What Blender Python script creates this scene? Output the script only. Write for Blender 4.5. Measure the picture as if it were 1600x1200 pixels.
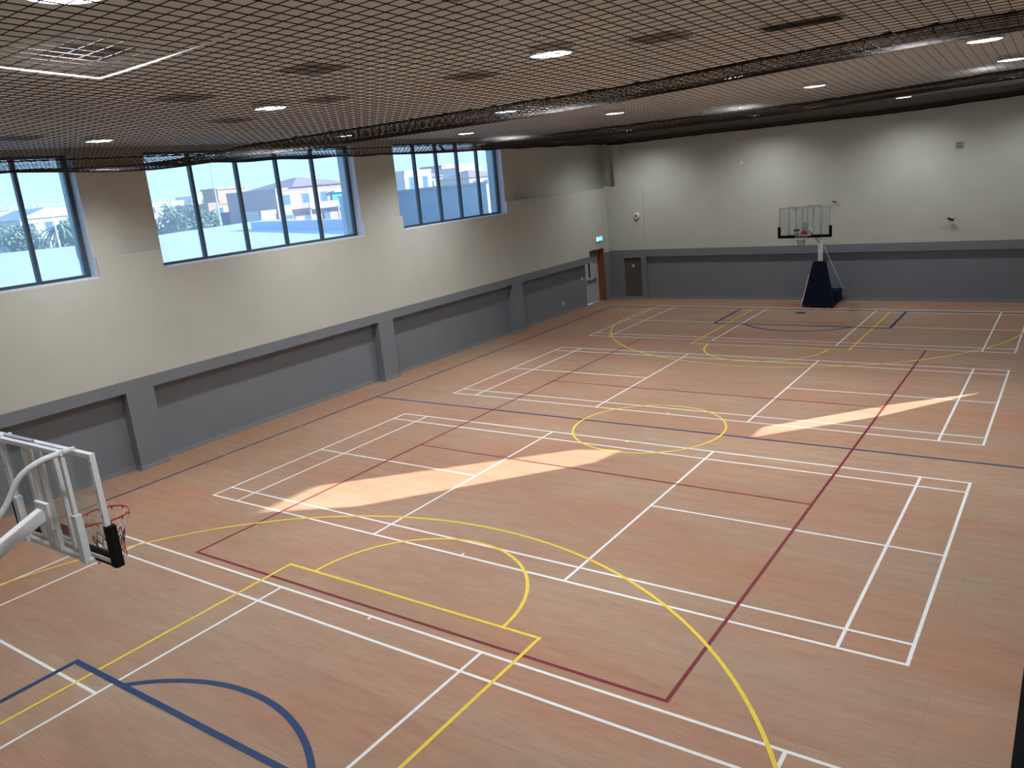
import bpy, math, random
from mathutils import Vector, Matrix
from mathutils.geometry import tessellate_polygon
random.seed(7)
C = bpy.context.scene.collection
for o in list(bpy.data.objects): bpy.data.objects.remove(o)
sc = bpy.context.scene

# ------------------------------------------------------------------ camera
CAM = Vector((8.0472, -16.2936, 5.9536))
yaw, pitch, roll, FPX = -0.62864, 0.25196, -0.09343, 1260.29
F = Vector((math.sin(yaw)*math.cos(pitch), math.cos(yaw)*math.cos(pitch), -math.sin(pitch)))
R = F.cross(Vector((0, 0, 1))).normalized(); U = R.cross(F)
R2 = R*math.cos(roll)+U*math.sin(roll); U2 = -R*math.sin(roll)+U*math.cos(roll)
cam = bpy.data.cameras.new('camera'); co = bpy.data.objects.new('camera', cam); C.objects.link(co)
M = Matrix((R2, U2, -F)).transposed().to_4x4(); M.translation = CAM
co.matrix_world = M
cam.sensor_fit = 'HORIZONTAL'; cam.sensor_width = 36; cam.lens = 36*FPX/1600; cam.clip_end = 2000; cam.clip_start = 0.02
sc.camera = co

# ------------------------------------------------------------------ world, sun, exposure
SUN_AZ = Vector((0.694, 0.720)); SUN_T = 0.31
SUN_STRENGTH = 36.0; SKY_STRENGTH = 5.0; LAMP_W = 1450.0
w = bpy.data.worlds.new('World'); sc.world = w; w.use_nodes = True
nt = w.node_tree; nt.nodes.clear()
tc = nt.nodes.new('ShaderNodeTexCoord'); sx = nt.nodes.new('ShaderNodeSeparateXYZ'); sky = nt.nodes.new('ShaderNodeValToRGB')
e = sky.color_ramp.elements; e[0].position = 0.0; e[0].color = (.62, .77, .96, 1); e[1].position = 1.0; e[1].color = (.22, .46, .86, 1)
k = sky.color_ramp.elements.new(.30); k.color = (.40, .66, .95, 1)
bg = nt.nodes.new('ShaderNodeBackground'); bg.inputs['Strength'].default_value = SKY_STRENGTH
wo = nt.nodes.new('ShaderNodeOutputWorld')
nt.links.new(tc.outputs['Generated'], sx.inputs[0]); nt.links.new(sx.outputs['Z'], sky.inputs[0])
nt.links.new(sky.outputs[0], bg.inputs[0]); nt.links.new(bg.outputs[0], wo.inputs[0])
sl = bpy.data.lights.new('sun', 'SUN'); sl.energy = SUN_STRENGTH; sl.angle = math.radians(0.32); sl.color = (1.0, 0.92, 0.87)
so = bpy.data.objects.new('sun', sl); C.objects.link(so)
so.rotation_euler = Vector((SUN_AZ.x, SUN_AZ.y, SUN_T)).to_track_quat('Z', 'Y').to_euler()
sc.view_settings.view_transform = 'Standard'; sc.view_settings.look = 'None'
sc.view_settings.exposure = 0.0; sc.view_settings.gamma = 1.0; sc.view_settings.use_curve_mapping = False

# ------------------------------------------------------------------ helpers
def tag(o, label=None, cat=None, group=None, kind=None):
    if label: o['label'] = label
    if cat: o['category'] = cat
    if group: o['group'] = group
    if kind: o['kind'] = kind
    return o
def empty(name, loc=(0, 0, 0), rz=0, label=None, cat=None, group=None):
    o = bpy.data.objects.new(name, None); C.objects.link(o); o.location = loc; o.rotation_euler = (0, 0, rz)
    o.empty_display_size = 0.2
    return tag(o, label, cat, group)
class MB:
    def __init__(s): s.v = []; s.f = []
    def add(s, vs, fs):
        b = len(s.v); s.v += [tuple(v) for v in vs]; s.f += [tuple(i+b for i in f) for f in fs]; return s
    def box(s, a, b):
        (x0, y0, z0), (x1, y1, z1) = a, b
        x0, x1 = min(x0, x1), max(x0, x1); y0, y1 = min(y0, y1), max(y0, y1); z0, z1 = min(z0, z1), max(z0, z1)
        return s.add([(x0,y0,z0),(x1,y0,z0),(x1,y1,z0),(x0,y1,z0),(x0,y0,z1),(x1,y0,z1),(x1,y1,z1),(x0,y1,z1)],
                     [(0,3,2,1),(4,5,6,7),(0,1,5,4),(1,2,6,5),(2,3,7,6),(3,0,4,7)])
    def hexa(s, bot, top):   # two quads given counter-clockwise seen from above
        return s.add(list(bot)+list(top), [(3,2,1,0),(4,5,6,7),(0,1,5,4),(1,2,6,5),(2,3,7,6),(3,0,4,7)])
    def tube(s, pts, r, n=8, closed=False, caps=True):
        pts = [Vector(p) for p in pts]; N = len(pts); rings = []
        rr = r if isinstance(r, (list, tuple)) else [r]*N
        up = None
        for i, p in enumerate(pts):
            if closed: t = pts[(i+1) % N]-pts[i-1]
            else: t = pts[min(i+1, N-1)]-pts[max(i-1, 0)]
            t.normalize()
            if up is None:
                up = Vector((0, 0, 1)) if abs(t.z) < .9 else Vector((0, 1, 0))
            a = t.cross(up).normalized(); b = a.cross(t).normalized(); up = b
            rings.append([p+(a*math.cos(2*math.pi*k/n)+b*math.sin(2*math.pi*k/n))*rr[i] for k in range(n)])
        vs = [v for g in rings for v in g]; fs = []
        for i in range(N if closed else N-1):
            j = (i+1) % N
            for k in range(n): fs.append((i*n+k, i*n+(k+1) % n, j*n+(k+1) % n, j*n+k))
        if caps and not closed:
            fs.append(tuple(range(n-1, -1, -1))); fs.append(tuple((N-1)*n+k for k in range(n)))
        return s.add(vs, fs)
    def bar(s, p, q, w, h, up=(0, 0, 1)):   # rectangular section from p to q
        p, q = Vector(p), Vector(q); t = (q-p).normalized(); upv = Vector(up)
        a = t.cross(upv).normalized(); b = a.cross(t).normalized()
        vs = [c+a*(sx*w/2)+b*(sy*h/2) for c in (p, q) for sx, sy in ((-1,-1),(1,-1),(1,1),(-1,1))]
        return s.add(vs, [(0,1,2,3),(7,6,5,4),(0,4,5,1),(1,5,6,2),(2,6,7,3),(3,7,4,0)])
    def lathe(s, prof, n=32, c=(0, 0, 0)):
        vs = []; fs = []
        for r, z in prof:
            for k in range(n): a = 2*math.pi*k/n; vs.append((c[0]+r*math.cos(a), c[1]+r*math.sin(a), c[2]+z))
        for i in range(len(prof)-1):
            for k in range(n): fs.append((i*n+k, i*n+(k+1) % n, (i+1)*n+(k+1) % n, (i+1)*n+k))
        fs.append(tuple(range(n-1, -1, -1))); fs.append(tuple((len(prof)-1)*n+k for k in range(n)))
        return s.add(vs, fs)
    def build(s, name, m, parent=None, bevel=0, smooth=False):
        me = bpy.data.meshes.new(name); me.from_pydata(s.v, [], s.f); me.update()
        o = bpy.data.objects.new(name, me); C.objects.link(o); me.materials.append(m)
        if parent: o.parent = parent
        if bevel:
            md = o.modifiers.new('bevel', 'BEVEL'); md.width = bevel; md.segments = 2; md.limit_method = 'ANGLE'
        if smooth:
            for p in me.polygons: p.use_smooth = True
        return o
def struct(name, mb, m, parent=None, **k):
    o = mb.build(name, m, parent, **k)
    if not parent: o['kind'] = 'structure'
    return o
def copy_tree(o, parent=None):
    c = o.copy(); C.objects.link(c); c.parent = parent
    for ch in list(o.children): copy_tree(ch, c)
    return c

def mat(name, col, rough=0.6, var=0.06, scale=8.0, stretch=(1, 1, 1), metal=0.0, spec=0.5, bump=0.0, bscale=60.0, col2=None, emit=None, es=0.0):
    m = bpy.data.materials.new(name); m.use_nodes = True; n = m.node_tree.nodes; l = m.node_tree.links
    b = n['Principled BSDF']; b.inputs['Roughness'].default_value = rough; b.inputs['Metallic'].default_value = metal
    b.inputs['Specular IOR Level'].default_value = spec
    tc = n.new('ShaderNodeTexCoord'); mp = n.new('ShaderNodeMapping'); mp.inputs['Scale'].default_value = stretch
    l.new(tc.outputs['Object'], mp.inputs[0])
    no = n.new('ShaderNodeTexNoise'); no.inputs['Scale'].default_value = scale; no.inputs['Detail'].default_value = 5
    l.new(mp.outputs[0], no.inputs[0])
    cr = n.new('ShaderNodeValToRGB'); cr.color_ramp.elements[0].position = .3; cr.color_ramp.elements[1].position = .7
    c2 = col2 or [c*(1+var) for c in col]; c1 = col if col2 else [c*(1-var) for c in col]
    cr.color_ramp.elements[0].color = (*c1, 1); cr.color_ramp.elements[1].color = (*c2, 1)
    l.new(no.outputs[0], cr.inputs[0]); l.new(cr.outputs[0], b.inputs['Base Color'])
    if bump:
        n2 = n.new('ShaderNodeTexNoise'); n2.inputs['Scale'].default_value = bscale; n2.inputs['Detail'].default_value = 3
        l.new(tc.outputs['Object'], n2.inputs[0]); bp = n.new('ShaderNodeBump'); bp.inputs['Strength'].default_value = bump; bp.inputs['Distance'].default_value = .01
        l.new(n2.outputs[0], bp.inputs['Height']); l.new(bp.outputs[0], b.inputs['Normal'])
    if emit:
        b.inputs['Emission Color'].default_value = (*emit, 1); b.inputs['Emission Strength'].default_value = es
    return m
def glass(name, tint, gloss=0.07, rough=0.02, haze=0.0):
    m = bpy.data.materials.new(name); m.use_nodes = True; n = m.node_tree.nodes; l = m.node_tree.links; n.clear()
    t = n.new('ShaderNodeBsdfTransparent'); g = n.new('ShaderNodeBsdfGlossy'); g.inputs['Roughness'].default_value = rough
    no = n.new('ShaderNodeTexNoise'); no.inputs['Scale'].default_value = 1.5
    tc = n.new('ShaderNodeTexCoord'); l.new(tc.outputs['Object'], no.inputs[0])
    cr = n.new('ShaderNodeValToRGB'); cr.color_ramp.elements[0].color = (*[c*.96 for c in tint], 1); cr.color_ramp.elements[1].color = (*tint, 1)
    l.new(no.outputs[0], cr.inputs[0]); l.new(cr.outputs[0], t.inputs[0])
    lw_ = n.new('ShaderNodeLayerWeight'); pw_ = n.new('ShaderNodeMath'); pw_.operation = 'POWER'; pw_.inputs[1].default_value = 4
    l.new(lw_.outputs['Facing'], pw_.inputs[0])
    mu = n.new('ShaderNodeMath'); mu.operation = 'MULTIPLY_ADD'; mu.inputs[1].default_value = .6; mu.inputs[2].default_value = gloss*.5
    l.new(pw_.outputs[0], mu.inputs[0])
    mx = n.new('ShaderNodeMixShader'); l.new(mu.outputs[0], mx.inputs[0]); l.new(t.outputs[0], mx.inputs[1]); l.new(g.outputs[0], mx.inputs[2])
    o = n.new('ShaderNodeOutputMaterial'); last = mx
    if haze:  # translucent veil in the pane imitates haze over the view outside
        tl = n.new('ShaderNodeBsdfTranslucent'); tl.inputs[0].default_value = (.62, .74, .86, 1)
        m2 = n.new('ShaderNodeMixShader'); m2.inputs[0].default_value = haze; l.new(mx.outputs[0], m2.inputs[1]); l.new(tl.outputs[0], m2.inputs[2]); last = m2
    l.new(last.outputs[0], o.inputs[0])
    return m

# ------------------------------------------------------------------ materials
def floor_material():
    m = bpy.data.materials.new('vinyl_wood_floor'); m.use_nodes = True; n = m.node_tree.nodes; l = m.node_tree.links
    b = n['Principled BSDF']; b.inputs['Specular IOR Level'].default_value = .18
    tc = n.new('ShaderNodeTexCoord')
    def noise(sx, sy, scale, det=4, rough=.6):
        mp = n.new('ShaderNodeMapping'); mp.inputs['Scale'].default_value = (sx, sy, 1); l.new(tc.outputs['Object'], mp.inputs[0])
        a = n.new('ShaderNodeTexNoise'); a.inputs['Scale'].default_value = scale; a.inputs['Detail'].default_value = det; a.inputs['Roughness'].default_value = rough
        l.new(mp.outputs[0], a.inputs[0]); return a
    big = noise(.30, 1.0, .55, 3)        # broad tone areas, longer along x
    mid = noise(.50, 3.2, 1.7, 5, .7)    # plank tone
    fine = noise(.45, 6.0, 7.0, 4, .7)  # grain
    r1 = n.new('ShaderNodeValToRGB'); e = r1.color_ramp.elements
    e[0].position = .36; e[0].color = (.305, .173, .114, 1); e[1].position = .64; e[1].color = (.292, .210, .148, 1)
    l.new(big.outputs[0], r1.inputs[0])
    r2 = n.new('ShaderNodeValToRGB'); e = r2.color_ramp.elements
    e[0].position = .3; e[0].color = (.86, .81, .78, 1); e[1].position = .72; e[1].color = (1.12, 1.11, 1.10, 1)
    l.new(mid.outputs[0], r2.inputs[0])
    r3 = n.new('ShaderNodeValToRGB'); e = r3.color_ramp.elements
    e[0].position = .3; e[0].color = (.88, .85, .83, 1); e[1].position = .65; e[1].color = (1.08, 1.08, 1.08, 1)
    l.new(fine.outputs[0], r3.inputs[0])
    a = n.new('ShaderNodeMixRGB'); a.blend_type = 'MULTIPLY'; a.inputs[0].default_value = 1; l.new(r1.outputs[0], a.inputs[1]); l.new(r2.outputs[0], a.inputs[2])
    c = n.new('ShaderNodeMixRGB'); c.blend_type = 'MULTIPLY'; c.inputs[0].default_value = 1; l.new(a.outputs[0], c.inputs[1]); l.new(r3.outputs[0], c.inputs[2])
    # vinyl sheet seams every 1.8 m along y
    br = n.new('ShaderNodeTexBrick'); br.inputs['Scale'].default_value = 1; br.inputs['Brick Width'].default_value = 14; br.inputs['Row Height'].default_value = 1.5
    br.inputs['Mortar Size'].default_value = .004; br.inputs['Color1'].default_value = (1, 1, 1, 1); br.inputs['Color2'].default_value = (.93, .91, .89, 1); br.inputs['Mortar'].default_value = (.8, .78, .76, 1)
    l.new(tc.outputs['Object'], br.inputs[0])
    d = n.new('ShaderNodeMixRGB'); d.blend_type = 'MULTIPLY'; d.inputs[0].default_value = 1; l.new(c.outputs[0], d.inputs[1]); l.new(br.outputs[0], d.inputs[2])
    sc_ = noise(1.0, .45, 3.2, 6, .75)   # small dark scuffs
    r4 = n.new('ShaderNodeValToRGB'); e = r4.color_ramp.elements
    e[0].position = .725; e[0].color = (1, 1, 1, 1); e[1].position = .76; e[1].color = (.45, .42, .42, 1)
    l.new(sc_.outputs[0], r4.inputs[0])
    d2 = n.new('ShaderNodeMixRGB'); d2.blend_type = 'MULTIPLY'; d2.inputs[0].default_value = 1; l.new(d.outputs[0], d2.inputs[1]); l.new(r4.outputs[0], d2.inputs[2])
    l.new(d2.outputs[0], b.inputs['Base Color'])
    rr = n.new('ShaderNodeMapRange'); rr.inputs['To Min'].default_value = .48; rr.inputs['To Max'].default_value = .65; l.new(mid.outputs[0], rr.inputs[0]); l.new(rr.outputs[0], b.inputs['Roughness'])
    return m
m_floor = floor_material()
m_cream = mat('cream_painted_wall', (.46, .468, .410), .75, .03, 1.2, bump=.12, bscale=90)
m_grey = mat('grey_painted_wall', (.160, .177, .200), .65, .04, 1.5, bump=.12, bscale=90)
m_skirt = mat('grey_skirting', (.20, .21, .22), .45, .05, 6)
m_ceil = mat('ceiling_board', (.68, .735, .725), .85, .04, 2.2, bump=.1, bscale=40)
m_frame = mat('window_frame_metal', (.055, .085, .11), .4, .08, 6, metal=.3)
m_reveal = mat('white_painted_reveal', (.62, .66, .72), .6, .03, 3)
m_glass = glass('tinted_window_glass', (.51, .555, .59), .03, haze=.11)
m_clear = glass('clear_glass', (.96, .97, .97))
m_board_glass = glass('backboard_glass', (.93, .96, .955), .08)
m_white_line = mat('white_line_paint', (.58, .60, .60), .5, .06, 14, spec=.15)
m_yellow_line = mat('yellow_line_paint', (.60, .44, .045), .5, .08, 14, spec=.15)
m_red_line = mat('red_line_paint', (.135, .018, .026), .5, .10, 14, spec=.15)
m_navy_line = mat('navy_line_paint', (.013, .038, .105), .5, .10, 14, spec=.15)
m_white = mat('white_powder_coat', (.72, .74, .76), .35, .03, 10)
m_black = mat('black_rubber_padding', (.006, .006, .007), .8, .15, 20, spec=.15)
m_navy = mat('navy_vinyl_padding', (.003, .006, .020), .7, .12, 10, bump=.1, bscale=30, spec=.15)
m_red = mat('red_rim_paint', (.42, .035, .045), .4, .08, 20)
m_net = mat('black_netting', (.010, .008, .007), .75, .2, 5, spec=.2)
m_net_glint = mat('pale_net_glint', (.85, .87, .90), .5, .05, 10, emit=None)
m_wood = mat('brown_wood_frame', (.235, .085, .035), .5, .12, 6, (1, 1, .15))
m_door = mat('light_grey_door', (.38, .40, .40), .45, .04, 5)
m_dark = mat('dark_metal', (.03, .032, .035), .4, .1, 12, metal=.4)
m_darkglass = mat('dark_vision_glass', (.02, .022, .025), .1, .1, 5)
m_steel = mat('brushed_steel', (.45, .45, .46), .3, .06, 40, (1, 1, 8), metal=.9)
m_cab = mat('dark_glossy_panel', (.085, .078, .072), .15, .15, 3, spec=.8)
m_lamp = mat('lamp_diffuser', (.9, .9, .9), .5, .01, 5, emit=(.86, .92, 1.0), es=9)
m_sign = mat('exit_sign_lit_face', (.1, .55, .7), .4, .05, 5, emit=(.10, .72, .95), es=1.1)
m_signw = mat('exit_sign_lit_mark', (.9, .95, .95), .4, .02, 5, emit=(.85, 1.0, 1.0), es=1.2)
m_offwhite = mat('off_white_plastic', (.66, .66, .62), .4, .03, 12)
m_grille = mat('dark_ceiling_grille', (.27, .27, .27), .6, .15, 20)
m_grille_l = mat('pale_ceiling_grille', (.48, .48, .48), .6, .1, 20)
m_gallery = mat('black_gallery_carpet', (.008, .008, .009), .9, .2, 30, spec=.1)
m_netred = mat('red_net_cord', (.50, .09, .07), .7, .1, 30)
m_netblue = mat('navy_net_cord', (.03, .045, .10), .7, .1, 30)
m_netwhite = mat('white_net_cord', (.62, .63, .64), .7, .1, 30)
m_blue = mat('blue_label', (.05, .12, .45), .4, .1, 10)

# ------------------------------------------------------------------ room shell
XL, YF, YB, XR, ZC = -9.85, 16.9, -17.0, 9.9, 7.38
fl = struct('floor', MB().box((-10.6, YB-.3, -.3), (XR+.3, 17.5, 0)), m_floor)

# left wall: lower grey dado with recessed panels under a beam, cream above, ledge at 5.03, windows
cols = [(-15.2, -14.5), (-6.81, -6.12), (1.55, 2.22), (8.97, 9.63)]
DY0, DY1, DZ = 15.03, 16.36, 2.42        # door opening near the corner
lw = MB()
lw.box((-10.6, YB-.3, 0), (-10.13, DY0, 1.9))                          # recessed panels behind
lw.box((-10.6, YB-.3, 1.9), (XL, DY0, 2.18))                           # beam
for a, b in cols: lw.box((-10.13, a, 0), (XL, b, 1.9))
lw.box((-10.6, DY1, 0), (XL, 17.5, 2.18))
grey_left = struct('wall_left', lw, m_grey)
lc = MB()
wins = [(-13.4, -6.84), (-5.12, 1.5), (3.37, 9.06)]
SILL, LEDGE = 4.6, 5.03
lc.box((-10.6, YB-.3, 2.18), (XL, DY0, SILL)); lc.box((-10.6, DY0, DZ), (XL, 17.5, SILL)); lc.box((-10.6, DY1, 2.18), (XL, 17.5, DZ))
edges = [YB-.3]+[v for ab in [(-13.4, -6.82), (-5.24, 1.53), (3.26, 9.06)] for v in ab]+[17.5]
for i in range(0, len(edges), 2): lc.box((-10.6, edges[i], SILL), (XL, edges[i+1], LEDGE))
edges = [YB-.3]+[v for ab in wins for v in ab]+[17.5]
for i in range(0, len(edges), 2): lc.box((-10.6, edges[i], LEDGE), (-10.04 if edges[i] < 9 else -10.2, edges[i+1], ZC))
for a, b in [(-15.2, -14.5), (-6.84, -6.12), (1.5, 2.14), (9.06, 9.53)]: lc.box((-10.3, a, LEDGE), (-9.90, b, ZC))
for a, b in wins: lc.box((-10.6, a, 7.25), (-10.04, b, ZC))
struct('wall_left_upper', lc, m_cream)
rv = MB()
for a, b in wins:      # white sills and right-hand reveals
    rv.box((-10.24, a, SILL-.02), (XL+.004, b+.004, SILL+.012))
    rv.box((-10.24, b-.012, SILL), (-9.905, b+.001, 7.25))
    rv.box((-9.905, b-.012, SILL), (XL+.004, b+.001, LEDGE))
struct('trim_1', rv, m_reveal)
# baseboards
bb = MB(); prev = YB
for a, b in cols:
    bb.box((-10.13, prev, 0), (-10.105, a, .10)); bb.box((-10.105, a-.02, 0), (XL+.02, a, .10)); bb.box((XL, a, 0), (XL+.022, b, .10)); bb.box((-10.105, b, 0), (XL+.02, b+.02, .10)); prev = b
bb.box((-10.13, prev, 0), (-10.105, DY0, .10))
struct('baseboard_left', bb, m_skirt)

# far wall
fw = MB()
fw.box((-8.03, 17.03, 0), (XR+.3, 17.5, 1.9)); fw.box((-8.03, YF, 1.9), (XR+.3, 17.5, 2.22)); fw.box((-10.0, 16.86, 0), (-9.13, 17.5, 2.22))
fw.box((-8.27, 16.86, 0), (-8.03, 17.5, 2.22)); fw.box((-9.13, 16.86, 1.86), (-8.27, 17.5, 2.22)); fw.box((-9.13, 16.86, 0), (-8.27, 17.5, .1)); fw.box((-9.13, 17.0, .1), (-8.27, 17.5, 1.86))
struct('wall_far', fw, m_grey)
fc = MB(); fc.box((-10.0, 16.86, 2.22), (-8.03, 17.5, 5.06)); fc.box((-8.03, YF, 2.22), (XR+.3, 17.5, 5.08)); fc.box((-9.39, YF+.03, 5.06), (XR+.3, 17.5, ZC)); fc.box((-10.3, 17.3, 5.06), (-9.39, 17.5, ZC))
fc.box((-9.39, 16.86, 5.06), (-9.03, YF+.03, ZC)); fc.box((-9.45, 16.93, 5.06), (-9.39, 17.4, ZC))
struct('wall_far_upper', fc, m_cream)
bf = MB(); bf.box((-8.03, 17.0, 0), (XR, 17.03, .10)); bf.box((-9.85, 16.835, 0), (-8.02, 16.86, .10))
struct('baseboard_far', bf, m_skirt)

# back wall and right wall (behind / beside the camera); slots added in the right wall shape the sun streaks
struct('wall_back', MB().box((-10.6, YB-.3, 0), (XR+.3, YB, ZC)), m_cream)
rw = MB(); rw.box((XR, YB, 0), (XR+.3, 6.5, ZC)); rw.box((XR, 10.5, 0), (XR+.3, 17.5, ZC)); struct('wall_right', rw, m_cream)
def to_wall(P):
    k = (XR+.02-P[0])/SUN_AZ.x; return (P[1]+SUN_AZ.y*k, SUN_T*k)
low = [to_wall(P) for P in [(6.33, 4.93), (4.62, 3.36), (2.40, .82), (2.42, .08), (4.60, 2.42)]]
upp = [to_wall(P) for P in [(.14, -1.62), (-.85, -1.97), (-4.9, -5.85), (-4.9, -7.3), (-3.23, -6.3), (-.04, -2.5)]]
outer = [(6.5, 0), (10.5, 0), (10.5, ZC), (6.5, ZC)]
def sheet(outer, holes, x0, x1):
    loops = [outer]+holes
    flat = [p for lp in loops for p in lp]
    tris = tessellate_polygon([[Vector((a, b, 0)) for a, b in lp] for lp in loops])
    n = len(flat); mb = MB()
    vs = [(x0, a, b) for a, b in flat]+[(x1, a, b) for a, b in flat]; fs = [tuple(t) for t in tris]+[tuple(i+n for i in reversed(t)) for t in tris]
    k = 0
    for lp in loops:
        m_ = len(lp)
        for i in range(m_): fs.append((k+i, k+(i+1) % m_, n+k+(i+1) % m_, n+k+i))
        k += m_
    return mb.add(vs, fs)
struct('wall_right_sun_mask', sheet(outer, [low, upp], XR+.01, XR+.03), m_cream)  # thin unseen panel, holes cut so sun lands in the floor streaks
w4 = empty('window_4', (XR+.02, 8.3, 1.6)); w4['kind'] = 'structure'  # added unseen opening, outline traced back from the sun patches
g = MB()
for lp in (low, upp):
    g.add([(.015, a-8.3, b-1.6) for a, b in lp], [tuple(range(len(lp)))])
g.build('window_pane', m_clear, w4)  # clear panes of the added unseen opening, cut to the sun streak outlines

# ceiling
struct('ceiling', MB().box((-10.6, YB-.3, ZC), (XR+.3, 17.5, ZC+.3)), m_ceil)

# gallery where the photographer stands
gal = struct('wall_gallery', MB().box((7.985, YB, 3.95), (XR, -3.0, 4.35)), m_gallery)

# ------------------------------------------------------------------ left windows
def window(idx, a, b, mull):
    w_ = empty('window_%d' % idx, (-10.2, a, SILL)); w_['kind'] = 'structure'
    fr = MB(); H = 7.25-SILL; L = b-a
    fr.box((-.05, 0, 0.012), (.05, L-.012, .075)); fr.box((-.05, 0, H-.06), (.05, L, H)); fr.box((-.05, 0, .05), (.05, .07, H)); fr.box((-.05, L-.11, .05), (.05, L-.012, H))
    for y in mull: fr.box((-.055, y-a-.04, .05), (.055, y-a+.04, H-.02))
    fr.build('window_frame', m_frame, w_)
    ys = [a+.03]+list(mull)+[b-.06]
    for i in range(len(ys)-1):
        MB().box((-.03, ys[i]-a+.02, .06), (-.022, ys[i+1]-a-.02, H-.04)).build('window_pane', m_glass, w_)
window(1, *wins[0], [-12.2, -11.15, -10.1, -9.05, -7.96])
window(2, *wins[1], [-3.85, -2.5, -1.19, .10])
window(3, *wins[2], [4.5, 5.62, 6.74, 7.89])

# ------------------------------------------------------------------ door, exit sign
d1 = empty('door_1', (-10.13, DY0, 0)); d1['kind'] = 'structure'
W = DY1-DY0
f = MB(); f.box((-.10, W-.05, 0), (.285, W, DZ)); f.box((-.10, .55, DZ-.05), (.275, W-.05, DZ)); f.box((-.10, .0, 0), (-.005, .02, DZ)); f.build('door_frame', m_wood, d1)
leaf = MB().box((-.07, .02, .03), (-.005, W-.45, 2.06)).box((-.09, W-.44, .03), (-.06, W-.05, 2.06)).build('door_leaf', m_door, d1)
MB().box((-.05, .02, 2.06), (-.03, W-.05, DZ-.05)).build('transom_panel', m_grey, d1)
MB().box((-.006, .30, 1.2), (.0, .44, 1.92)).build('vision_pane', m_darkglass, leaf)
pb = MB(); pb.bar((.05, .12, 1.05), (.05, .82, 1.05), .05, .07); pb.box((-.006, .1, .98), (.07, .2, 1.12)); pb.box((-.006, .76, .98), (.07, .84, 1.12)); pb.build('push_bar', m_steel, leaf)
ex = empty('exit_sign', (XL, 15.92, 2.86), label='lit cyan exit sign with a white mark, on the cream wall above the corner door', cat='exit sign')
MB().box((0, -.30, -.11), (.05, .30, .11)).build('housing', m_offwhite, ex)
MB().box((.05, -.28, -.09), (.056, .28, .09)).build('lit_face', m_sign, ex)
mk = MB(); mk.box((.056, -.26, -.07), (.060, -.12, .07))
mk.add([(.06, .02, .03), (.06, .02, -.03), (.06, -.07, 0)], [(0, 1, 2)]); mk.box((.056, .02, -.012), (.060, .12, .012)); mk.build('white_mark', m_signw, ex)

# dark hatch in the far wall corner
hp = empty('wall_hatch', (-8.70, 16.93, .97), label='tall dark glossy hatch panel set in the grey far wall beside the corner', cat='hatch')
MB().box((-.41, .0, -.86), (.41, .03, .86)).build('panel', m_cab, hp, bevel=.004)
kn = MB(); kn.lathe([(.02, 0), (.035, .02), (.03, .04)], 12); k_ = kn.build('handle', m_steel, hp); k_.rotation_euler = (math.pi/2, 0, 0); k_.location = (0, -.0, -.10)
st = MB().box((-.06, -.006, .50), (.06, 0, .58)).build('sticker', m_netwhite, hp)
MB().box((-.06, -.006, .44), (.06, 0, .50)).build('sticker', m_netred, hp)

def small(name, mb, m, loc, label, cat, rot=None):
    o = mb.build(name, m, bevel=.003); o.location = loc
    if rot: o.rotation_euler = rot
    return tag(o, label, cat)
siren = empty('wall_speaker', (-8.36, 16.86, 3.72), label='small round off-white wall speaker high in the far left corner', cat='speaker'); siren.rotation_euler = (math.pi/2, 0, 0)
MB().lathe([(.15, 0), (.15, .05), (.12, .08), (.05, .09)], 28).build('case', m_offwhite, siren, smooth=False)
MB().lathe([(.07, .088), (.06, .10)], 20).build('grille', m_steel, siren)
vp = empty('vent_plate', (4.20, YF+.03, 5.58), label='small square grey vent plate high on the far wall', cat='vent')
MB().box((-.15, -.03, -.13), (.15, 0, .13)).build('frame', m_grille_l, vp)
s_ = MB(); [s_.box((-.12, -.04, -.11+.045*i), (.12, -.03, -.09+.045*i)) for i in range(5)]; s_.build('slats', m_dark, vp)
for nm, loc, lab in (('security_camera', (4.05, YF, 3.03), 'small dark security camera on the cream far wall right of the hoop'),
                     ('security_camera', (.05, YF, 3.86), 'tiny dark security camera on the far wall beside the backboard corner')):
    s0 = .6 if loc[0] < 1 else 1
    e = empty(nm, loc, label=lab, cat='camera'); e.scale = (s0,)*3
    MB().box((-.05, -.03, -.05), (.05, 0, .05)).build('bracket', m_offwhite, e)
    b = MB(); b.tube([(0, -.02, 0), (0, -.12, -.02)], .02, 8); b.tube([(-.10, -.16, .03), (.10, -.14, -.04)], .045, 12); b.build('camera_body', m_dark, e)
small('junction_box', MB().box((-.06, -.04, -.05), (.06, 0, .05)), m_offwhite, (-3.6, YF+.03, 5.62), 'tiny off-white junction box high on the far wall left of the backboard', 'box')
small('wall_switch', MB().box((0, -.05, -.06), (.03, .05, .06)), m_offwhite, (-10.13, 14.68, 1.25), 'small white switch on the grey wall left of the door', 'switch')
small('wall_socket', MB().box((0, -.05, -.07), (.03, .05, .07)), m_offwhite, (-10.13, 12.95, .45), 'small white socket low on the grey wall under the beam', 'socket')
sk = empty('floor_socket_cover', (-.50, 14.22, 0), label='square grey floor socket cover in front of the far hoop', cat='floor cover')
MB().box((-.17, -.17, 0), (.17, .17, .008)).build('frame', m_steel, sk); MB().box((-.13, -.13, .008), (.13, .13, .012)).build('lid', m_dark, sk)

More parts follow.
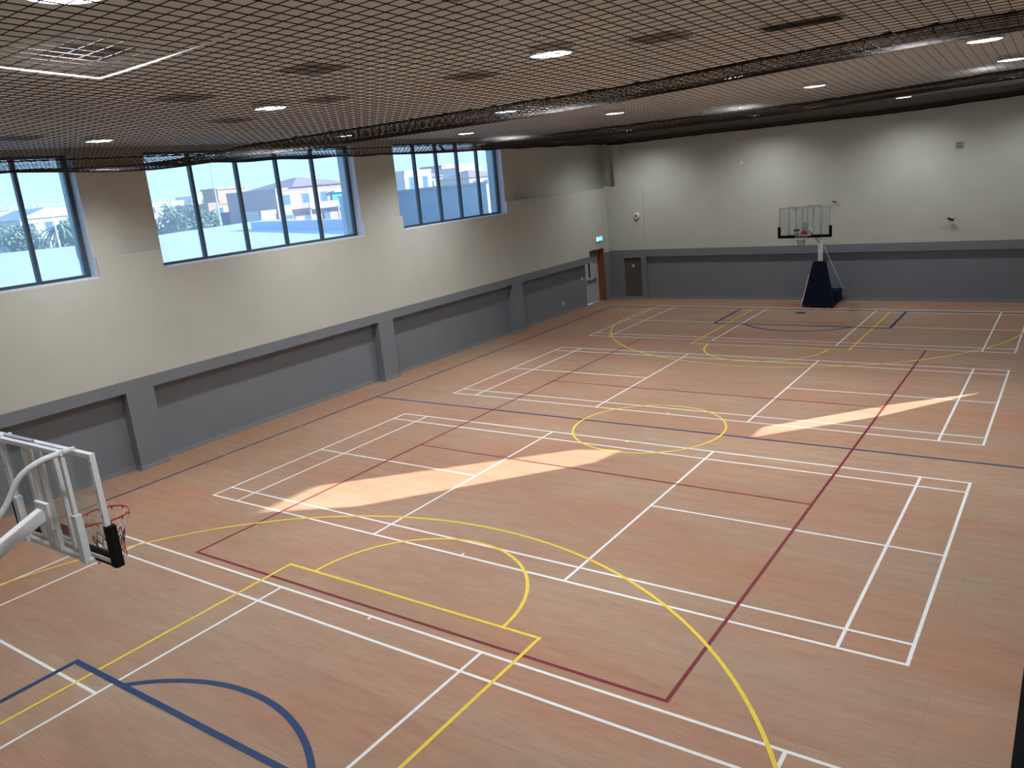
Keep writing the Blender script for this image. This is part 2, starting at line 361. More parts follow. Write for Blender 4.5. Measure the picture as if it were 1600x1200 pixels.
# ------------------------------------------------------------------ court markings (painted on the floor)
def seg(mb, x0, y0, x1, y1, w, z):
    a, b = Vector((x0, y0)), Vector((x1, y1)); t = (b-a).normalized()*w/2; n = Vector((-t.y, t.x)); a = a-t; b = b+t
    mb.add([(*(a-n), z), (*(b-n), z), (*(b+n), z), (*(a+n), z)], [(0, 1, 2, 3)])
def arc(mb, pts, w, z):
    P = [Vector(p) for p in pts]; L = []; Rr = []
    for i in range(len(P)):
        t = (P[min(i+1, len(P)-1)]-P[max(i-1, 0)]).normalized(); n = Vector((-t.y, t.x))*w/2
        L.append((*(P[i]+n), z)); Rr.append((*(P[i]-n), z))
    k = len(P); mb.add(L+Rr, [(i+k, i+1+k, i+1, i) for i in range(k-1)])
def circ(cx, cy, r, a0, a1, n=64): return [(cx+r*math.cos(math.radians(a0+(a1-a0)*i/n)), cy+r*math.sin(math.radians(a0+(a1-a0)*i/n))) for i in range(n+1)]
LW = .045
def badminton(yc, label, dx=0):
    m = MB(); z = .0016; X = 6.69+dx; Y = 3.03
    for s in (-1, 1):
        seg(m, -X, yc+s*Y, X, yc+s*Y, LW, z); seg(m, s*X, yc-Y, s*X, yc+Y, LW, z+.0001)
        seg(m, -X, yc+s*(Y-.46), X, yc+s*(Y-.46), LW, z+.0002); seg(m, s*(X-.79), yc-Y, s*(X-.79), yc+Y, LW, z+.0003)
        seg(m, s*1.985, yc-Y, s*1.985, yc+Y, LW, z+.0004); seg(m, s*1.985, yc, s*X, yc, LW, z+.0005)
        seg(m, 0, yc+s*Y, 0, yc+s*(Y-.07), .035, z+.0006)
    o = m.build('badminton_court_lines', m_white_line, fl); o['label'] = label
badminton(-12.21, 'white badminton court lines nearest the camera')
badminton(-4.07, 'white badminton court lines with the long sun streak')
badminton(4.10, 'white badminton court lines just beyond the centre line')
badminton(12.13, 'white badminton court lines in front of the far hoop')
m = MB(); z = .0024
for s in (-1, 1):
    seg(m, s*4.5, -9, s*4.5, 9, .052, z); seg(m, -4.5, s*9, 4.5, s*9, .052, z+.0001)
seg(m, -4.5, -2.94, 4.5, -2.97, .04, z+.0002); seg(m, -4.5, 3.06, 4.5, 3.04, .04, z+.0002)
o = m.build('volleyball_court_lines', m_red_line, fl); o['label'] = 'dark red volleyball court lines'
m = MB(); z = .0032
arc(m, circ(0, 0, 1.76, 0, 360, 96), .05, z)
for s in (-1, 1):
    seg(m, -2.49, s*8.57, 2.49, s*8.57, .05, z+.0001); seg(m, -2.49, s*8.57, -2.49, s*14.85, .05, z+.0002); seg(m, 2.49, s*8.57, 2.49, s*14.85, .05, z+.0002)
    pts = [(x_, -s*y_) for x_, y_ in circ(0, 8.57, 1.89, 180, 360, 48)]
    arc(m, [(x_, s*(8.57-abs(yy+0)*1)) for x_, yy in [(1.89*math.cos(math.radians(a)), 1.98*math.sin(math.radians(a))) for a in range(0, 181, 4)]], .05, z+.0003)
    r = 6.85; cy = 12.88
    pts = [(r*math.cos(math.radians(a))-.05, s*(cy-r*math.sin(math.radians(a)))) for a in range(0, 181, 2)]
    pts = [(6.80, s*14.85)]+pts+[(-6.90, s*14.85)]
    arc(m, pts, .05, z+.0004)
o = m.build('basketball_court_lines', m_yellow_line, fl); o['label'] = 'yellow basketball court lines and centre circle'
m = MB(); z = .0010
gaps = [-5.25, -2.9, -1.45]
y0 = -14.9
for gy in gaps+[None]:
    y1 = (gy-.05) if gy is not None else 14.9
    seg(m, -8.80, y0, -8.80, y1, .065, z); y0 = y1+.10
seg(m, -8.8, .03, -8.0, .03, .07, z); seg(m, -7.93, .03, 9.6, .03, .07, z)
for s in (-1, 1):
    seg(m, -8.8, s*14.88, 9.6, s*14.88, .08, .0034)
    seg(m, -3.0, s*14.88, -3.0, s*11.98, .085, .0036); seg(m, 3.0, s*14.88, 3.0, s*11.98, .085, .0036); seg(m, -3.0, s*11.94, 3.0, s*11.94, .085, .0037)
    h = .72 if s < 0 else .95; r = (1.83**2+h*h)/(2*h); a_ = math.degrees(math.asin(min(1, 1.83/r)))
    arc(m, [(r*math.sin(math.radians(t*a_/24)), s*(11.94+r*math.cos(math.radians(a_))-r*math.cos(math.radians(t*a_/24)))) for t in range(-24, 25)], .085, .0038)
o = m.build('boundary_and_goal_box_lines', m_navy_line, fl); o['label'] = 'navy blue boundary, centre and goal box lines'

# ------------------------------------------------------------------ basketball stands
def smooth_path(P, n=8):
    P = [Vector(p) for p in P]; out = []
    for i in range(len(P)-1):
        p0, p1, p2, p3 = P[max(i-1, 0)], P[i], P[i+1], P[min(i+2, len(P)-1)]
        for k in range(n):
            t = k/n; out.append(.5*((2*p1)+(p2-p0)*t+(2*p0-5*p1+4*p2-p3)*t*t+(3*p1-p0-3*p2+p3)*t**3))
    out.append(P[-1]); return out
def basket_stand(loc, rz, label):
    # local frame: backboard face at y = 0 looking to +y, stand body behind it (-y)
    S = empty('basketball_stand', loc, rz, label, 'basketball stand')
    # base chassis, weights box, padding
    MB().box((-.55, -3.45, .10), (.62, -1.9, .16)).box((-.50, -3.45, .16), (.58, -2.5, .50)).build('base_box', m_navy, S, bevel=.02)
    pad = MB(); pad.hexa([(-.60, -2.05, .06), (.60, -2.05, .06), (.60, -1.80, .06), (-.60, -1.80, .06)][::1], [(-.22, -2.15, 1.76), (.22, -2.15, 1.76), (.22, -1.95, 1.76), (-.22, -1.95, 1.76)])
    pad.build('front_padding', m_navy, S, bevel=.02)
    for s in (-1, 1):
        sp = MB(); x = s*.62
        sp.hexa([(min(x, x-s*.08), -3.3, .10), (max(x, x-s*.08), -3.3, .10), (max(x, x-s*.08), -1.95, .10), (min(x, x-s*.08), -1.95, .10)],
                [(min(x*.55, x*.55-s*.08), -2.6, 1.2), (max(x*.55, x*.55-s*.08), -2.6, 1.2), (max(x*.55, x*.55-s*.08), -2.05, 1.2), (min(x*.55, x*.55-s*.08), -2.05, 1.2)])
        if s > 0: sp.build('side_padding', m_navy, S, bevel=.01)
    for sx in (-.36, .36):
        for y in (-1.95, -3.2):
            wv = MB(); wv.tube([(sx-.03, y, .055), (sx+.03, y, .055)], .055, 14); wv.build('castor', m_offwhite, S)
    # mast and arm
    mast = MB(); mast.bar((0, -2.15, .16), (0, -2.15, 2.42), .14, .16, (0, 1, 0)); mast.build('mast', m_white, S, bevel=.01)
    arm = MB(); arm.bar((0, -2.25, 2.42), (0, -.16, 3.29), .10, .12); arm.build('boom_arm', m_white, S, bevel=.012)
    for s in (-1, 1):
        if s < 0: MB().tube([(s*.12, -2.2, 2.3), (s*.56, -3.35, .50)], .016, 8).build('rear_stay', m_white, S)
        if s > 0: MB().tube([(s*.36, -1.92, 1.25), (s*.62, -1.80, .06)], .012, 8).build('front_rod', m_white, S)
        p = smooth_path([(s*.57, -.13, 3.95), (s*.55, -.30, 3.93), (s*.47, -.47, 3.82), (s*.38, -.655, 3.53), (s*.24, -1.2, 3.05), (s*.07, -2.0, 2.60)], 8)
        MB().tube(p, .026, 10).build('curved_brace', m_white, S, smooth=True)
    # backboard
    B = empty('backboard', (0, 0, 0)); B.parent = S
    fr = MB()
    for s in (-1, 1): fr.box((s*.90, -.05, 2.945), (s*.855, 0, 3.905))
    fr.box((-.90, -.05, 3.905), (.90, 0, 3.95)); fr.box((-.90, -.05, 2.90), (.90, 0, 2.945))
    fr.build('board_frame', m_white, B, bevel=.004)
    MB().box((-.857, -.02, 2.943), (.857, -.008, 3.907)).build('board_glass', m_board_glass, B)
    for s in (-1, 1):
        for z_ in (3.86, 3.6, 3.36): MB().tube([(s*.878, -.053, z_), (s*.878, -.048, z_)], .008, 8).build('bolt', m_dark, B)
    rf = MB(); rf.bar((-.60, -.13, 3.95), (.60, -.13, 3.95), .045, .045); rf.bar((-.60, -.13, 3.965), (-.60, -.02, 3.965), .04, .03); rf.bar((.60, -.13, 3.965), (.60, -.02, 3.965), .04, .03)
    for s in (-1, 1):
        rf.box((s*.548, -.148, 2.88), (s*.592, -.112, 3.94)); rf.box((s*.52, -.158, 2.884), (s*.61, -.095, 3.36))
        rf.box((s*.07, -.13, 2.90), (s*.115, -.09, 3.94)); rf.box((s*.27, -.09, 2.95), (s*.315, -.05, 3.93))
    rf.bar((-.62, -.10, 2.90), (.62, -.10, 2.90), .05, .045)
    rf.build('rear_frame', m_white, B, bevel=.004)
    MB().box((-.12, -.17, 3.14), (.12, -.135, 3.40)).box((-.065, -.14, 2.95), (.065, -.10, 3.14)).build('mounting_plate', m_white, B, bevel=.006)
    MB().box((-.62, -.10, 3.952), (-.06, -.055, 3.985)).build('top_cover', mat_cover, B, bevel=.006)
    # black edge padding: along the bottom and up the sides
    pd = MB(); pd.box((-.93, -.045, 2.865), (-.22, .03, 2.965)); pd.box((.22, -.045, 2.865), (.93, .03, 2.965)); pd.box((-.22, -.0, 2.865), (.22, .03, 2.93))
    for s in (-1, 1): pd.box((s*.845, -.055, 2.865), (s*.935, .03, 3.27))
    pd.build('edge_padding', m_black, B, bevel=.012)
    lb = MB().box((.17, -.035, 3.09), (.38, -.030, 3.18)).build('label', m_blue, B)
    MB().box((.175, -.040, 3.095), (.30, -.035, 3.175)).build('label_panel', m_netwhite, lb)
    for x_ in (-.10, .55):
        MB().tube([(x_+.022*math.cos(a), -.02, 2.845+.022*math.sin(a)) for a in [2*math.pi*k/12 for k in range(12)]], .005, 5, closed=True).build('strap_loop', m_red, B)
    # rim and net
    H = empty('hoop', (0, 0, 0)); H.parent = S
    Rm = MB(); cy = .385
    Rm.tube([(.229*math.cos(a), cy+.229*math.sin(a), 3.05) for a in [2*math.pi*k/40 for k in range(40)]], .011, 8, closed=True)
    Rm.build('rim_ring', m_red, H, smooth=True)
    br = MB(); br.box((-.09, .0, 2.98), (.09, .012, 3.10)); br.bar((-.05, .01, 3.045), (-.15, .20, 3.05), .02, .02); br.bar((.05, .01, 3.045), (.15, .20, 3.05), .02, .02)
    br.box((-.08, .012, 3.03), (.08, .17, 3.045)); br.build('rim_bracket', m_red, H)
    for k in range(12):
        hk = MB()
        a = 2*math.pi*(k+.5)/12; c_, s_ = math.cos(a), math.sin(a)
        hk.tube([(.229*c_, cy+.229*s_, 3.045), (.229*c_, cy+.229*s_, 3.018)], .007, 6)
        hk.build('net_hook', m_red, H)
    lev = [(3.02, .226), (2.93, .19), (2.85, .155), (2.78, .135), (2.71, .122), (2.64, .118), (2.58, .125)]
    for (i0, i1, mm) in ((0, 2, m_netwhite), (2, 4, m_netblue), (4, 6, m_netred)):
        nb = MB()
        for k in range(12):
            for d in (1, -1):
                pts = []
                for i in range(i0, i1+1):
                    a = 2*math.pi*(k+.5+d*i*.5)/12; z_, r_ = lev[i]; pts.append((r_*math.cos(a), cy+r_*math.sin(a), z_))
                nb.tube(pts, .0022 if i0 == 0 else .0045, 4)
        nb.build('net', mm, H)
    return S
mat_cover = mat('grey_violet_cover', (.34, .34, .42), .5, .05, 12)
basket_stand((.20, -13.0, 0), 0, 'white basketball stand with glass backboard seen from behind at the lower left')
basket_stand((-.17, 13.50, 0), math.pi, 'far basketball stand with navy padded base against the far wall')

# ------------------------------------------------------------------ protective net under the ceiling
KN = [(-2, 1.15), (0, 1.10), (3.5, .93), (7, .74), (8.8, .68), (10, .84), (11, 1.08), (12.2, .98), (15, .78), (18.3, .74), (20, .84), (21.7, 1.08), (23.2, .98), (27, .86), (31, .92), (33.0, 1.0), (34, 1.02)]
def prof(d):
    for i in range(len(KN)-1):
        if KN[i][0] <= d <= KN[i+1][0]:
            p1, p2 = KN[i], KN[i+1]; p0 = KN[max(i-1, 0)]; p3 = KN[min(i+2, len(KN)-1)]
            h = p2[0]-p1[0]; t = (d-p1[0])/h
            m1 = (p2[1]-p0[1])/(p2[0]-p0[0])*h; m2 = (p3[1]-p1[1])/(p3[0]-p1[0])*h
            return (2*t**3-3*t*t+1)*p1[1]+(t**3-2*t*t+t)*m1+(-2*t**3+3*t*t)*p2[1]+(t**3-t*t)*m2
    return 1.0
_cache = {}
def net_z(x, y):
    k = round(y, 3)
    if k not in _cache: _cache[k] = prof(y+16.29)
    h = _cache[k]
    t = min(1, max(0, (x-1.5)/6)); h += .15*t*t*(3-2*t)
    q = min(1, max(0, (-5.5-x)/4.0)); q = q*q*(3-2*q); h = h*(1-q)+.975*q
    if x < -9.55: h += (-9.55-x)/.25*.22
    return 5.95+h
SP = .12
def make_net():
    bm = MB(); x0, x1, yb, ye = -9.80, 9.84, -16.9, 16.80
    ny = int((ye-yb)/SP); nx = int((x1-x0)/SP)
    for i in range(ny+1):
        y = yb+SP*i; pts = []; x = x0
        while x < x1: pts.append((x, y, net_z(x, y))); x += (.06 if x < -9.4 else .5)
        pts.append((x1, y, net_z(x1, y))); bm.tube(pts, .0029, 4 if y < -4 else 3, caps=False)
    ys = [yb+SP*3*j for j in range(int((ye-yb)/(SP*3))+1)]
    for i in range(nx+1):
        x = x0+SP*i; bm.tube([(x, y, net_z(x, y)) for y in ys], .0033, 4 if x > 0 else 3, caps=False)
    return bm
N = empty('ceiling_safety_net', (0, 0, 6.9), label='black square mesh safety net hung under the whole ceiling', cat='net')
nm = make_net().build('mesh', m_net, N); nm.location = (0, 0, -6.9)
def wobble_rope(y, r, ties=False, x0=-9.8, x1=9.84, dz=0):
    random.seed(int(y*10)); mb = MB(); P = []; x = x0
    while x <= x1: P.append((x, y+random.uniform(-.012, .012), net_z(x, y)+dz-6.9+random.uniform(-.012, .008))); x += .25
    mb.tube(P, r, 6); o = mb.build('support_rope', m_net, N, smooth=True)
    if ties:
        for i in range(3, len(P)-1):
            tb = MB()
            if random.random() < .85:
                p = Vector(P[i]); l_ = random.uniform(.03, .10); tb.tube([p+Vector((0, -.02, .02)), p+Vector((random.uniform(-.03, .03), .0, -.03)), p+Vector((random.uniform(-.04, .04), .02, -l_))], .007, 4)
                tb.tube([p+Vector((-.05, 0, 0)), p+Vector((.06, 0, .01))], .013, 5)
                tb.build('rope_tie', m_net, N)
wobble_rope(-5.30, .013, True); wobble_rope(5.40, .035); wobble_rope(16.78, .07, dz=-.03); wobble_rope(16.0, .05)
mb = MB(); mb.tube([(-9.55, y, net_z(-9.55, y)-6.9+.015*math.sin(y*3)) for y in [-16.8+.3*i for i in range(113)]], .028, 6)
mb.tube([(-9.79, y, net_z(-9.79, y)-6.9) for y in [-16.8+.5*i for i in range(68)]], .016, 6); mb.build('edge_rope', m_net, N, smooth=True)
# pale cords standing in for lamp glints on the net threads
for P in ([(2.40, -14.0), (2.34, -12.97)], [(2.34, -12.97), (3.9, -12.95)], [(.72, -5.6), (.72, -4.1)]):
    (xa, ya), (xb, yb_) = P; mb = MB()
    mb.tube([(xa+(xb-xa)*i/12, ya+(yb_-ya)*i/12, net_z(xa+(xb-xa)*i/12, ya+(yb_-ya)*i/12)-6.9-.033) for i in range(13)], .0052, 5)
    o = mb.build('net_glint_cord', m_net_glint, N); o['label'] = 'pale cord standing in for a lamp glint on the net'

# ------------------------------------------------------------------ ceiling lights and grilles
L0 = empty('ceiling_light', (0, 0, 0))
MB().lathe([(.26, .08), (.26, 0), (.245, -.012), (.24, 0)], 32).build('housing', m_offwhite, L0)
MB().lathe([(.24, -.006), (.23, -.014)], 32).build('diffuser', m_lamp, L0)
rows = [(-13.32, 'row nearest the camera'), (-7.57, 'second row from the camera'), (-1.20, 'third row from the camera'), (3.82, 'fourth row from the camera'), (14.85, 'row nearest the far wall')]
colsL = [(-7.42, 'nearest the window wall'), (-2.40, 'second from the window wall'), (2.72, 'third from the window wall'), (6.57, 'farthest from the window wall')]
first = True
for y, rn in rows:
    for x, cn in colsL:
        o = L0 if first else copy_tree(L0); first = False
        o.location = (x, y, ZC-.08)
        tag(o, 'round white ceiling light in the %s, %s' % (rn, cn), 'ceiling light', 'round ceiling lights above the net')
        ld = bpy.data.lights.new('lamp', 'SPOT'); ld.energy = LAMP_W*(.52 if y > 14 else .55 if y < -13 else 1)*(.65 if x > 6 else 1); ld.spot_size = math.radians(150); ld.spot_blend = 1; ld.shadow_soft_size = .22; ld.color = (.95, .97, 1.0)
        lo = bpy.data.objects.new('lamp', ld); C.objects.link(lo); lo.location = (x, y, ZC-.12)
G0 = empty('ceiling_grille', (0, 0, 0))
MB().box((-.30, -.30, -.02), (.30, .30, 0)).build('frame', m_grille_l, G0)
s_ = MB()
for i in range(4):
    r_ = .27-.06*i; a, b = r_, r_-.03
    s_.box((-a, -a, -.03), (a, -b, -.02)); s_.box((-a, b, -.03), (a, a, -.02)); s_.box((-a, -b, -.03), (-b, b, -.02)); s_.box((b, -b, -.03), (a, b, -.02))
s_.build('louvres', m_grille, G0)
gl = [(.54, -12.0, 'above the pale glint cords at the upper left'), (-2.08, -9.25, 'left of the second light row'), (.50, -9.27, 'between the first two light rows'), (-1.85, -6.9, 'beside the second row light second from the windows'),
      (.75, -6.55, 'in line with the second light row'), (3.75, -6.78, 'right of the second row light third from the windows'), (-7.4, -9.0, 'close to the window wall'), (-4.7, -6.56, 'between two lights of the second row'),
      (4.0, -10.9, 'nearest the top edge of the view')]
first = True
for x, y, lab in gl:
    o = G0 if first else copy_tree(G0); first = False; o.location = (x, y, ZC); tag(o, 'square dark ceiling grille '+lab, 'grille', 'square ceiling grilles')
GL = empty('long_ceiling_grille', (5.15, -5.9, ZC), label='long dark ceiling grille above the net at the upper right', cat='grille')
MB().box((-.45, -.17, -.02), (.45, .17, 0)).build('frame', m_grille, GL)
s_ = MB(); [s_.box((-.42, -.14+.05*i, -.035), (.42, -.12+.05*i, -.02)) for i in range(6)]; s_.build('louvres', m_dark, GL)

#EXTERIOR
# ------------------------------------------------------------------ outside, seen through the windows
m_ground = mat('pale_sandy_ground', (.42, .38, .32), .9, .08, .15)
m_roofm = mat('pale_membrane_roof', (.60, .60, .60), .7, .03, .25)
m_parapet = mat('grey_blue_parapet', (.52, .57, .65), .8, .04, .4)
m_villa_w = mat('white_villa_render', (.56, .55, .53), .8, .04, .4)
m_villa_p = mat('pink_beige_villa_render', (.46, .33, .29), .8, .04, .4)
m_villa_o = mat('orange_sand_villa_render', (.52, .33, .20), .8, .05, .4)
m_villa_b = mat('beige_villa_render', (.50, .45, .39), .8, .05, .4)
m_tile = mat('dusty_red_roof_tiles', (.42, .27, .24), .8, .1, 3)
m_pane = mat('villa_window_glass', (.10, .18, .24), .2, .1, 3)
m_bluepane = mat('turquoise_villa_glass', (.08, .38, .50), .15, .08, 3)
m_trunk = mat('tree_bark', (.20, .15, .11), .9, .15, 4)
m_leaf = mat('dusty_green_foliage', (.22, .27, .16), .8, .35, 1.2)
m_post = mat('galvanised_post', (.55, .57, .58), .5, .05, 5)
pr = struct('added_shade_parapet', MB().box((-10.9, YB-.3, ZC+.3), (-10.6, 17.5, 9.2)).box((-10.6, 17.2, ZC+.3), (XR+.3, 17.5, 9.2)), m_parapet)  # unseen roof parapet, added to cast shade on the neighbouring roof
struct('ground', MB().box((-420, -200, -.6), (-10.6, 420, -.3)), m_ground)

rf = empty('flat_roof', (-13, 0, 0), label='wide pale flat roof of the neighbouring hall just outside the windows', cat='roof')
MB().add([(-47, -40, 3.55), (-.5, -40, 3.55), (-.5, 14, 3.55), (-31, 28.2, 3.55), (-50, 44, 3.55), (-56, 44, 3.6), (-46, 20, 3.6), (-55, 10, 3.6),
          (-47, -40, -.3), (-.5, -40, -.3), (-.5, 14, -.3), (-31, 28.2, -.3), (-50, 44, -.3), (-56, 44, -.3), (-46, 20, -.3), (-55, 10, -.3)],
         [(0, 1, 2, 3, 4, 5, 6, 7)]+[(i, i+8, (i+1) % 8+8, (i+1) % 8) for i in range(8)]).build('roof_deck', m_roofm, rf)
v = MB(); v.box((-14, 3, 3.55), (-13, 4, 3.9)); v.build('roof_vent', m_parapet, rf)
pw = empty('parapet_wall', (-14.2, 0, 0), label='grey-blue parapet wall in shade across the lower half of the farthest window', cat='wall')
MB().box((-.25, 5.0, -.3), (0, 36, 5.72)).build('wall_face', m_parapet, pw); MB().box((-.32, 5.0, 5.72), (.06, 36, 5.80)).build('coping', m_roofm, pw)
pw = empty('parapet_wall', (-50, 28.2, 0), label='low grey-blue parapet running along the back edge of the pale flat roof', cat='wall')
pb = MB(); pb.hexa([(0, 0, 3.4), (36, -14.2, 3.4), (36, -13.9, 3.4), (0, .4, 3.4)], [(0, 0, 4.15), (36, -14.2, 4.3), (36, -13.9, 4.3), (0, .4, 4.15)]); pb.build('wall_face', m_parapet, pw)

def villa(name, x, y0, y1, dep, h, m, label, nwin=3, floors=2, roof=None, porch=False, panem=None, cat='house', z0=0, group=None):
    """front faces +x at plane x; runs y0..y1; dep deep"""
    e = empty(name, (x, y0, z0), label=label, cat=cat, group=group); W = y1-y0
    b = MB().box((-dep, 0, -.3), (0, W, h)); b.build('walls', m, e)
    if roof == 'hip':
        o = .6; MB().hexa([(-dep-o, -o, h), (o, -o, h), (o, W+o, h), (-dep-o, W+o, h)], [(-dep*.55, W*.42, h+1.7), (-dep*.45, W*.42, h+1.7), (-dep*.45, W*.58, h+1.7), (-dep*.55, W*.58, h+1.7)]).build('roof', m_tile, e)
    elif roof == 'gable':
        MB().add([(.4, -.3, h), (.4, W+.3, h), (.4, W/2, h+1.5), (-dep, -.3, h), (-dep, W+.3, h), (-dep, W/2, h+1.5)], [(0, 1, 2), (3, 5, 4), (0, 2, 5, 3), (1, 4, 5, 2), (0, 3, 4, 1)]).build('roof', m, e)
    else:
        r = MB(); r.box((-dep, -.1, h), (.1, .15, h+.5)); r.box((-dep, W-.15, h), (.1, W+.1, h+.5)); r.box((-.15, -.1, h), (.12, W+.1, h+.5)); r.build('roof_parapet', m, e)
    fh = h/floors
    for f_ in range(floors):
        for i in range(nwin):
            yc = W*(i+.5)/nwin; ww = min(1.6, W/nwin*.42)
            wn = MB().box((.0, yc-ww/2-.12, f_*fh+.9), (.07, yc+ww/2+.12, f_*fh+fh*.82)).build('window', m_villa_w if m != m_villa_w else m_parapet, e)
            MB().box((.07, yc-ww/2, f_*fh+1.0), (.09, yc+ww/2, f_*fh+fh*.79)).build('pane', panem or m_pane, wn)
    if porch:
        p = MB(); p.box((0, W*.3, fh-.2), (2.2, W*.7, fh+.1)); p.box((2.0, W*.3, 0), (2.2, W*.3+.3, fh)); p.box((2.0, W*.7-.3, 0), (2.2, W*.7, fh)); p.box((2.05, W*.3, fh+.1), (2.2, W*.7, fh+1.0)); p.build('porch', m, e)
    return e
# big villa in the middle window
bv = villa('villa', -110, 80.5, 98.5, 14, 7.0, m_villa_p, 'large pink-beige villa with hipped roof at the right of the middle window', 4, 2, None, True)
MB().hexa([(-13, 3.2, 7.5), (.8, 3.2, 7.5), (.8, 18.2, 7.5), (-13, 18.2, 7.5)], [(-7, 10.4, 9.3), (-6, 10.4, 9.3), (-6, 11.6, 9.3), (-7, 11.6, 9.3)]).build('roof', m_tile, bv)
MB().box((0.1, 13.0, 3.8), (.3, 18.0, 5.8)).build('wide_window', m_bluepane, bv)
MB().box((0.3, 12.8, 3.1), (1.6, 18.2, 3.6)).box((0.3, 12.8, 5.9), (1.2, 18.2, 6.2)).build('balcony', m_villa_w, bv)
ov = villa('villa', -140, 87.5, 103, 12, 5.6, m_villa_o, 'orange sand villa with a square tower in the middle window', 3, 2, None, False)
MB().box((-5, 2.6, 5.6), (.2, 9.6, 8.9)).build('tower', m_villa_o, ov); MB().box((-5.2, 2.3, 8.6), (.5, 9.9, 8.95)).build('tower_cornice', m_villa_p, ov)
ar = MB(); ar.tube([(0, 11.2+2.2*math.cos(a)+1.5, 5.4+2.0*math.sin(a)) for a in [math.pi*k/14 for k in range(15)]], .28, 6); ar.build('arched_gable', m_villa_w, ov)
villa('annex', -128, 68, 96, 6, 3.6, m_villa_p, 'long low pink wall building below the orange villa', 6, 1, cat='house')
villa('kiosk', -82, 54.6, 57.0, 3, 3.9, m_villa_w, 'small white rooftop kiosk left of the big villa', 1, 1, cat='kiosk')
# window 1
villa('villa', -120, 41.5, 49.5, 10, 6.2, m_villa_w, 'white villa with a peaked gable behind the street lamps in the left window', 3, 2, 'gable', True)
villa('house', -150, 52, 62, 9, 7.4, m_villa_w, 'white flat-roofed house at the right edge of the left window', 3, 2)
villa('house', -160, 36, 50, 9, 5.6, m_villa_b, 'beige low house above the trees in the left window', 4, 2)
# window 3
villa('villa', -108, 112.5, 121, 9, 8.4, m_villa_w, 'white villa with square porch at the left of the farthest window', 2, 2, None, True)
villa('villa', -116, 126, 135, 9, 7.2, m_villa_w, 'white villa in the centre of the farthest window', 3, 2, 'hip')
villa('villa', -104, 129, 141, 9, 6.3, m_villa_b, 'beige villa with dark roof right of centre in the farthest window', 3, 2, 'hip', True)
villa('villa', -122, 148, 158, 9, 8.6, m_villa_w, 'white two-storey villa at the right of the farthest window', 3, 2, None, True)
villa('house', -160, 188, 205, 9, 10.6, m_villa_o, 'orange block house rising behind the white villas', 3, 3)
# distant town
random.seed(11)
k = 0
ORD = 'first second third fourth fifth sixth seventh eighth ninth tenth eleventh twelfth thirteenth fourteenth fifteenth sixteenth seventeenth eighteenth nineteenth twentieth'.split()
for y in list(range(60, 330, 15)):
    x = -205-random.uniform(0, 45); h = random.uniform(5.0, 9.2); W = random.uniform(8, 13)
    hm = random.choice([m_villa_w, m_villa_w, m_villa_b, m_villa_w])
    villa('distant_house', x, y+12, y+12+W, 9, h, hm, 'small %s flat-roofed house on the horizon, %s from the left' % ('beige' if hm == m_villa_b else 'white', ORD[k]), 3, 2, cat='house', group='distant town houses'); k += 1
# masts and street lamps
mt = empty('floodlight_mast', (-90, 53.9, 0), label='tall thin floodlight mast against the sky in the middle window', cat='mast')
MB().tube([(0, 0, -.3), (0, 0, 12.3)], [.16, .07], 8).build('pole', m_post, mt); MB().box((-.2, -.7, 12.0), (.2, .7, 12.7)).build('lamp_head', m_post, mt)
for y, lab in ((14.9, 'left street lamp with two arms in front of the trees'), (17.0, 'right street lamp with two arms in front of the trees')):
    s = empty('street_lamp', (-60, y, 0), label=lab, cat='street lamp')
    MB().tube([(0, 0, -.3), (0, 0, 7.0)], [.10, .05], 8).build('pole', m_post, s)
    MB().bar((0, -.9, 7.05), (0, .9, 7.05), .06, .06).build('arm', m_post, s)
    for t in (-1, 1): MB().box((-.12, t*.6, 7.0), (.12, t*1.1, 7.12)).build('lamp_head', m_post, s)
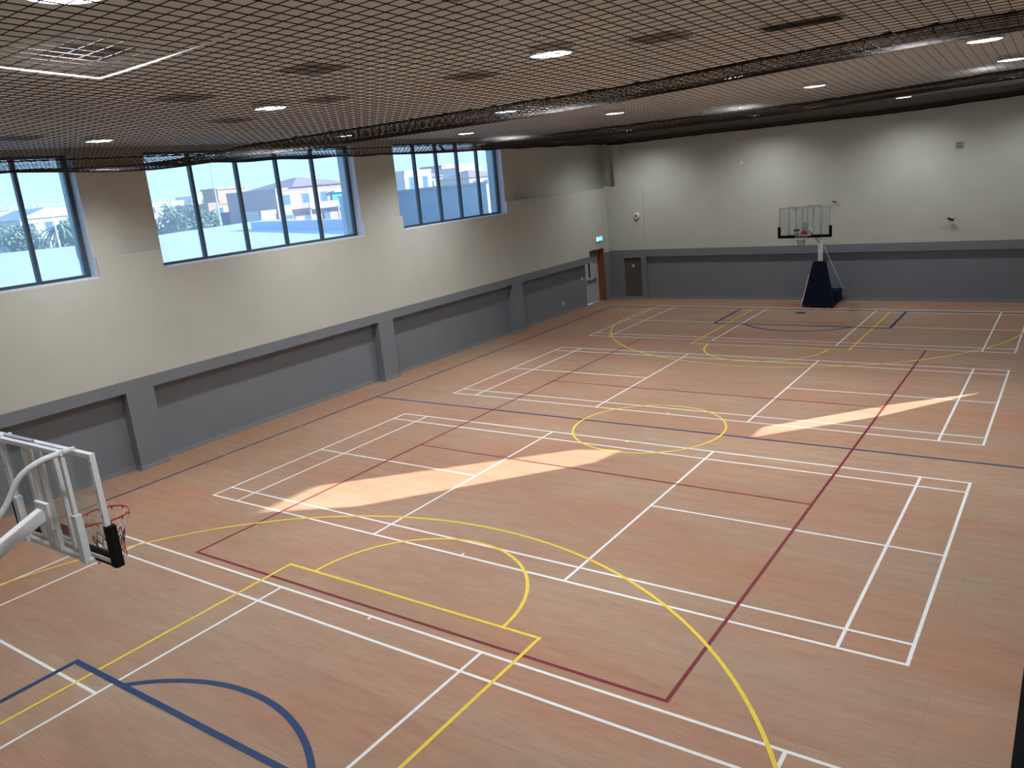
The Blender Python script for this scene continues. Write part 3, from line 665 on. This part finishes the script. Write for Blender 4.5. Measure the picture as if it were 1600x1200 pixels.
# trees
def tree(x, y, h, r, label, seed, palm=False):
    rd = random.Random(seed); e = empty('palm_tree' if palm else 'tree', (x, y, 0), label=label, cat='tree')
    MB().tube([(0, 0, -.3), (.1, .1, h*.4), (0, .2, h*.75)], [.22, .16, .10], 7).build('trunk', m_trunk, e)
    mb = MB()
    if palm:
        for k in range(22):
            a = rd.uniform(0, 6.28); up = rd.uniform(.0, 1.0); L = r*rd.uniform(.8, 1.1); prev = None
            for i in range(7):
                t = i/6; p = Vector((math.cos(a)*L*t, math.sin(a)*L*t+.2, h*.78+up*1.6*t-2.0*t*t)); n = Vector((-math.sin(a), math.cos(a), 0))*.28*(1-t*.8)
                if prev: mb.add([prev[0]-prev[1]-Vector((0, 0, .12)), p-n-Vector((0, 0, .12)), p, prev[0]], [(0, 1, 2, 3)]); mb.add([prev[0]+prev[1]-Vector((0, 0, .12)), p+n-Vector((0, 0, .12)), p, prev[0]], [(3, 2, 1, 0)])
                prev = (p, n)
    else:
        blobs = [(rd.uniform(-r, r)*.6, rd.uniform(-r, r)*.75, h*rd.uniform(.42, .86), r*rd.uniform(.28, .5)) for _ in range(16)]
        for k in range(2600):
            bx, by, bz, br_ = rd.choice(blobs); d = Vector((rd.gauss(0, 1), rd.gauss(0, 1), rd.gauss(0, 1))).normalized()*br_*rd.uniform(.55, 1.05)
            c = Vector((bx, by, bz))+d; a = Vector((rd.gauss(0, 1), rd.gauss(0, 1), rd.gauss(0, 1))).normalized(); b = a.cross(d).normalized(); s = rd.uniform(.12, .26)
            mb.add([c-a*s, c-b*s*.6, c+a*s, c+b*s*.6], [(0, 1, 2, 3)])
    mb.build('foliage', m_leaf, e)
tree(-90, 20.0, 7.6, 4.0, 'broad dusty tree at the far left behind the pale roof', 1)
tree(-99, 30.5, 6.0, 3.4, 'low round tree left of the street lamps', 2)
tree(-84, 33.5, 6.2, 3.4, 'dense tree right of the street lamps in the left window', 3)
tree(-96, 38.0, 5.4, 3.8, 'bushy tree in front of the white gabled villa', 4)
tree(-98, 53.5, 6.2, 3.6, 'leafy tree at the left edge of the middle window', 5)
tree(-104, 61.0, 4.8, 3.0, 'smaller tree beside the long pink wall', 6)
tree(-158, 78.0, 8.6, 3.4, 'dark tree behind the orange villa left side', 7)
tree(-76, 25.0, 6.6, 2.6, 'palm tree standing among the trees of the left window', 8, True)
tree(-96, 108, 5.4, 3.0, 'bush in front of the left white villa in the farthest window', 9)
tree(-98, 122, 5.0, 2.6, 'round bush between the white villas in the farthest window', 10)
tree(-190, 215, 11.5, 4, 'dark conical tree on the horizon of the farthest window', 12)
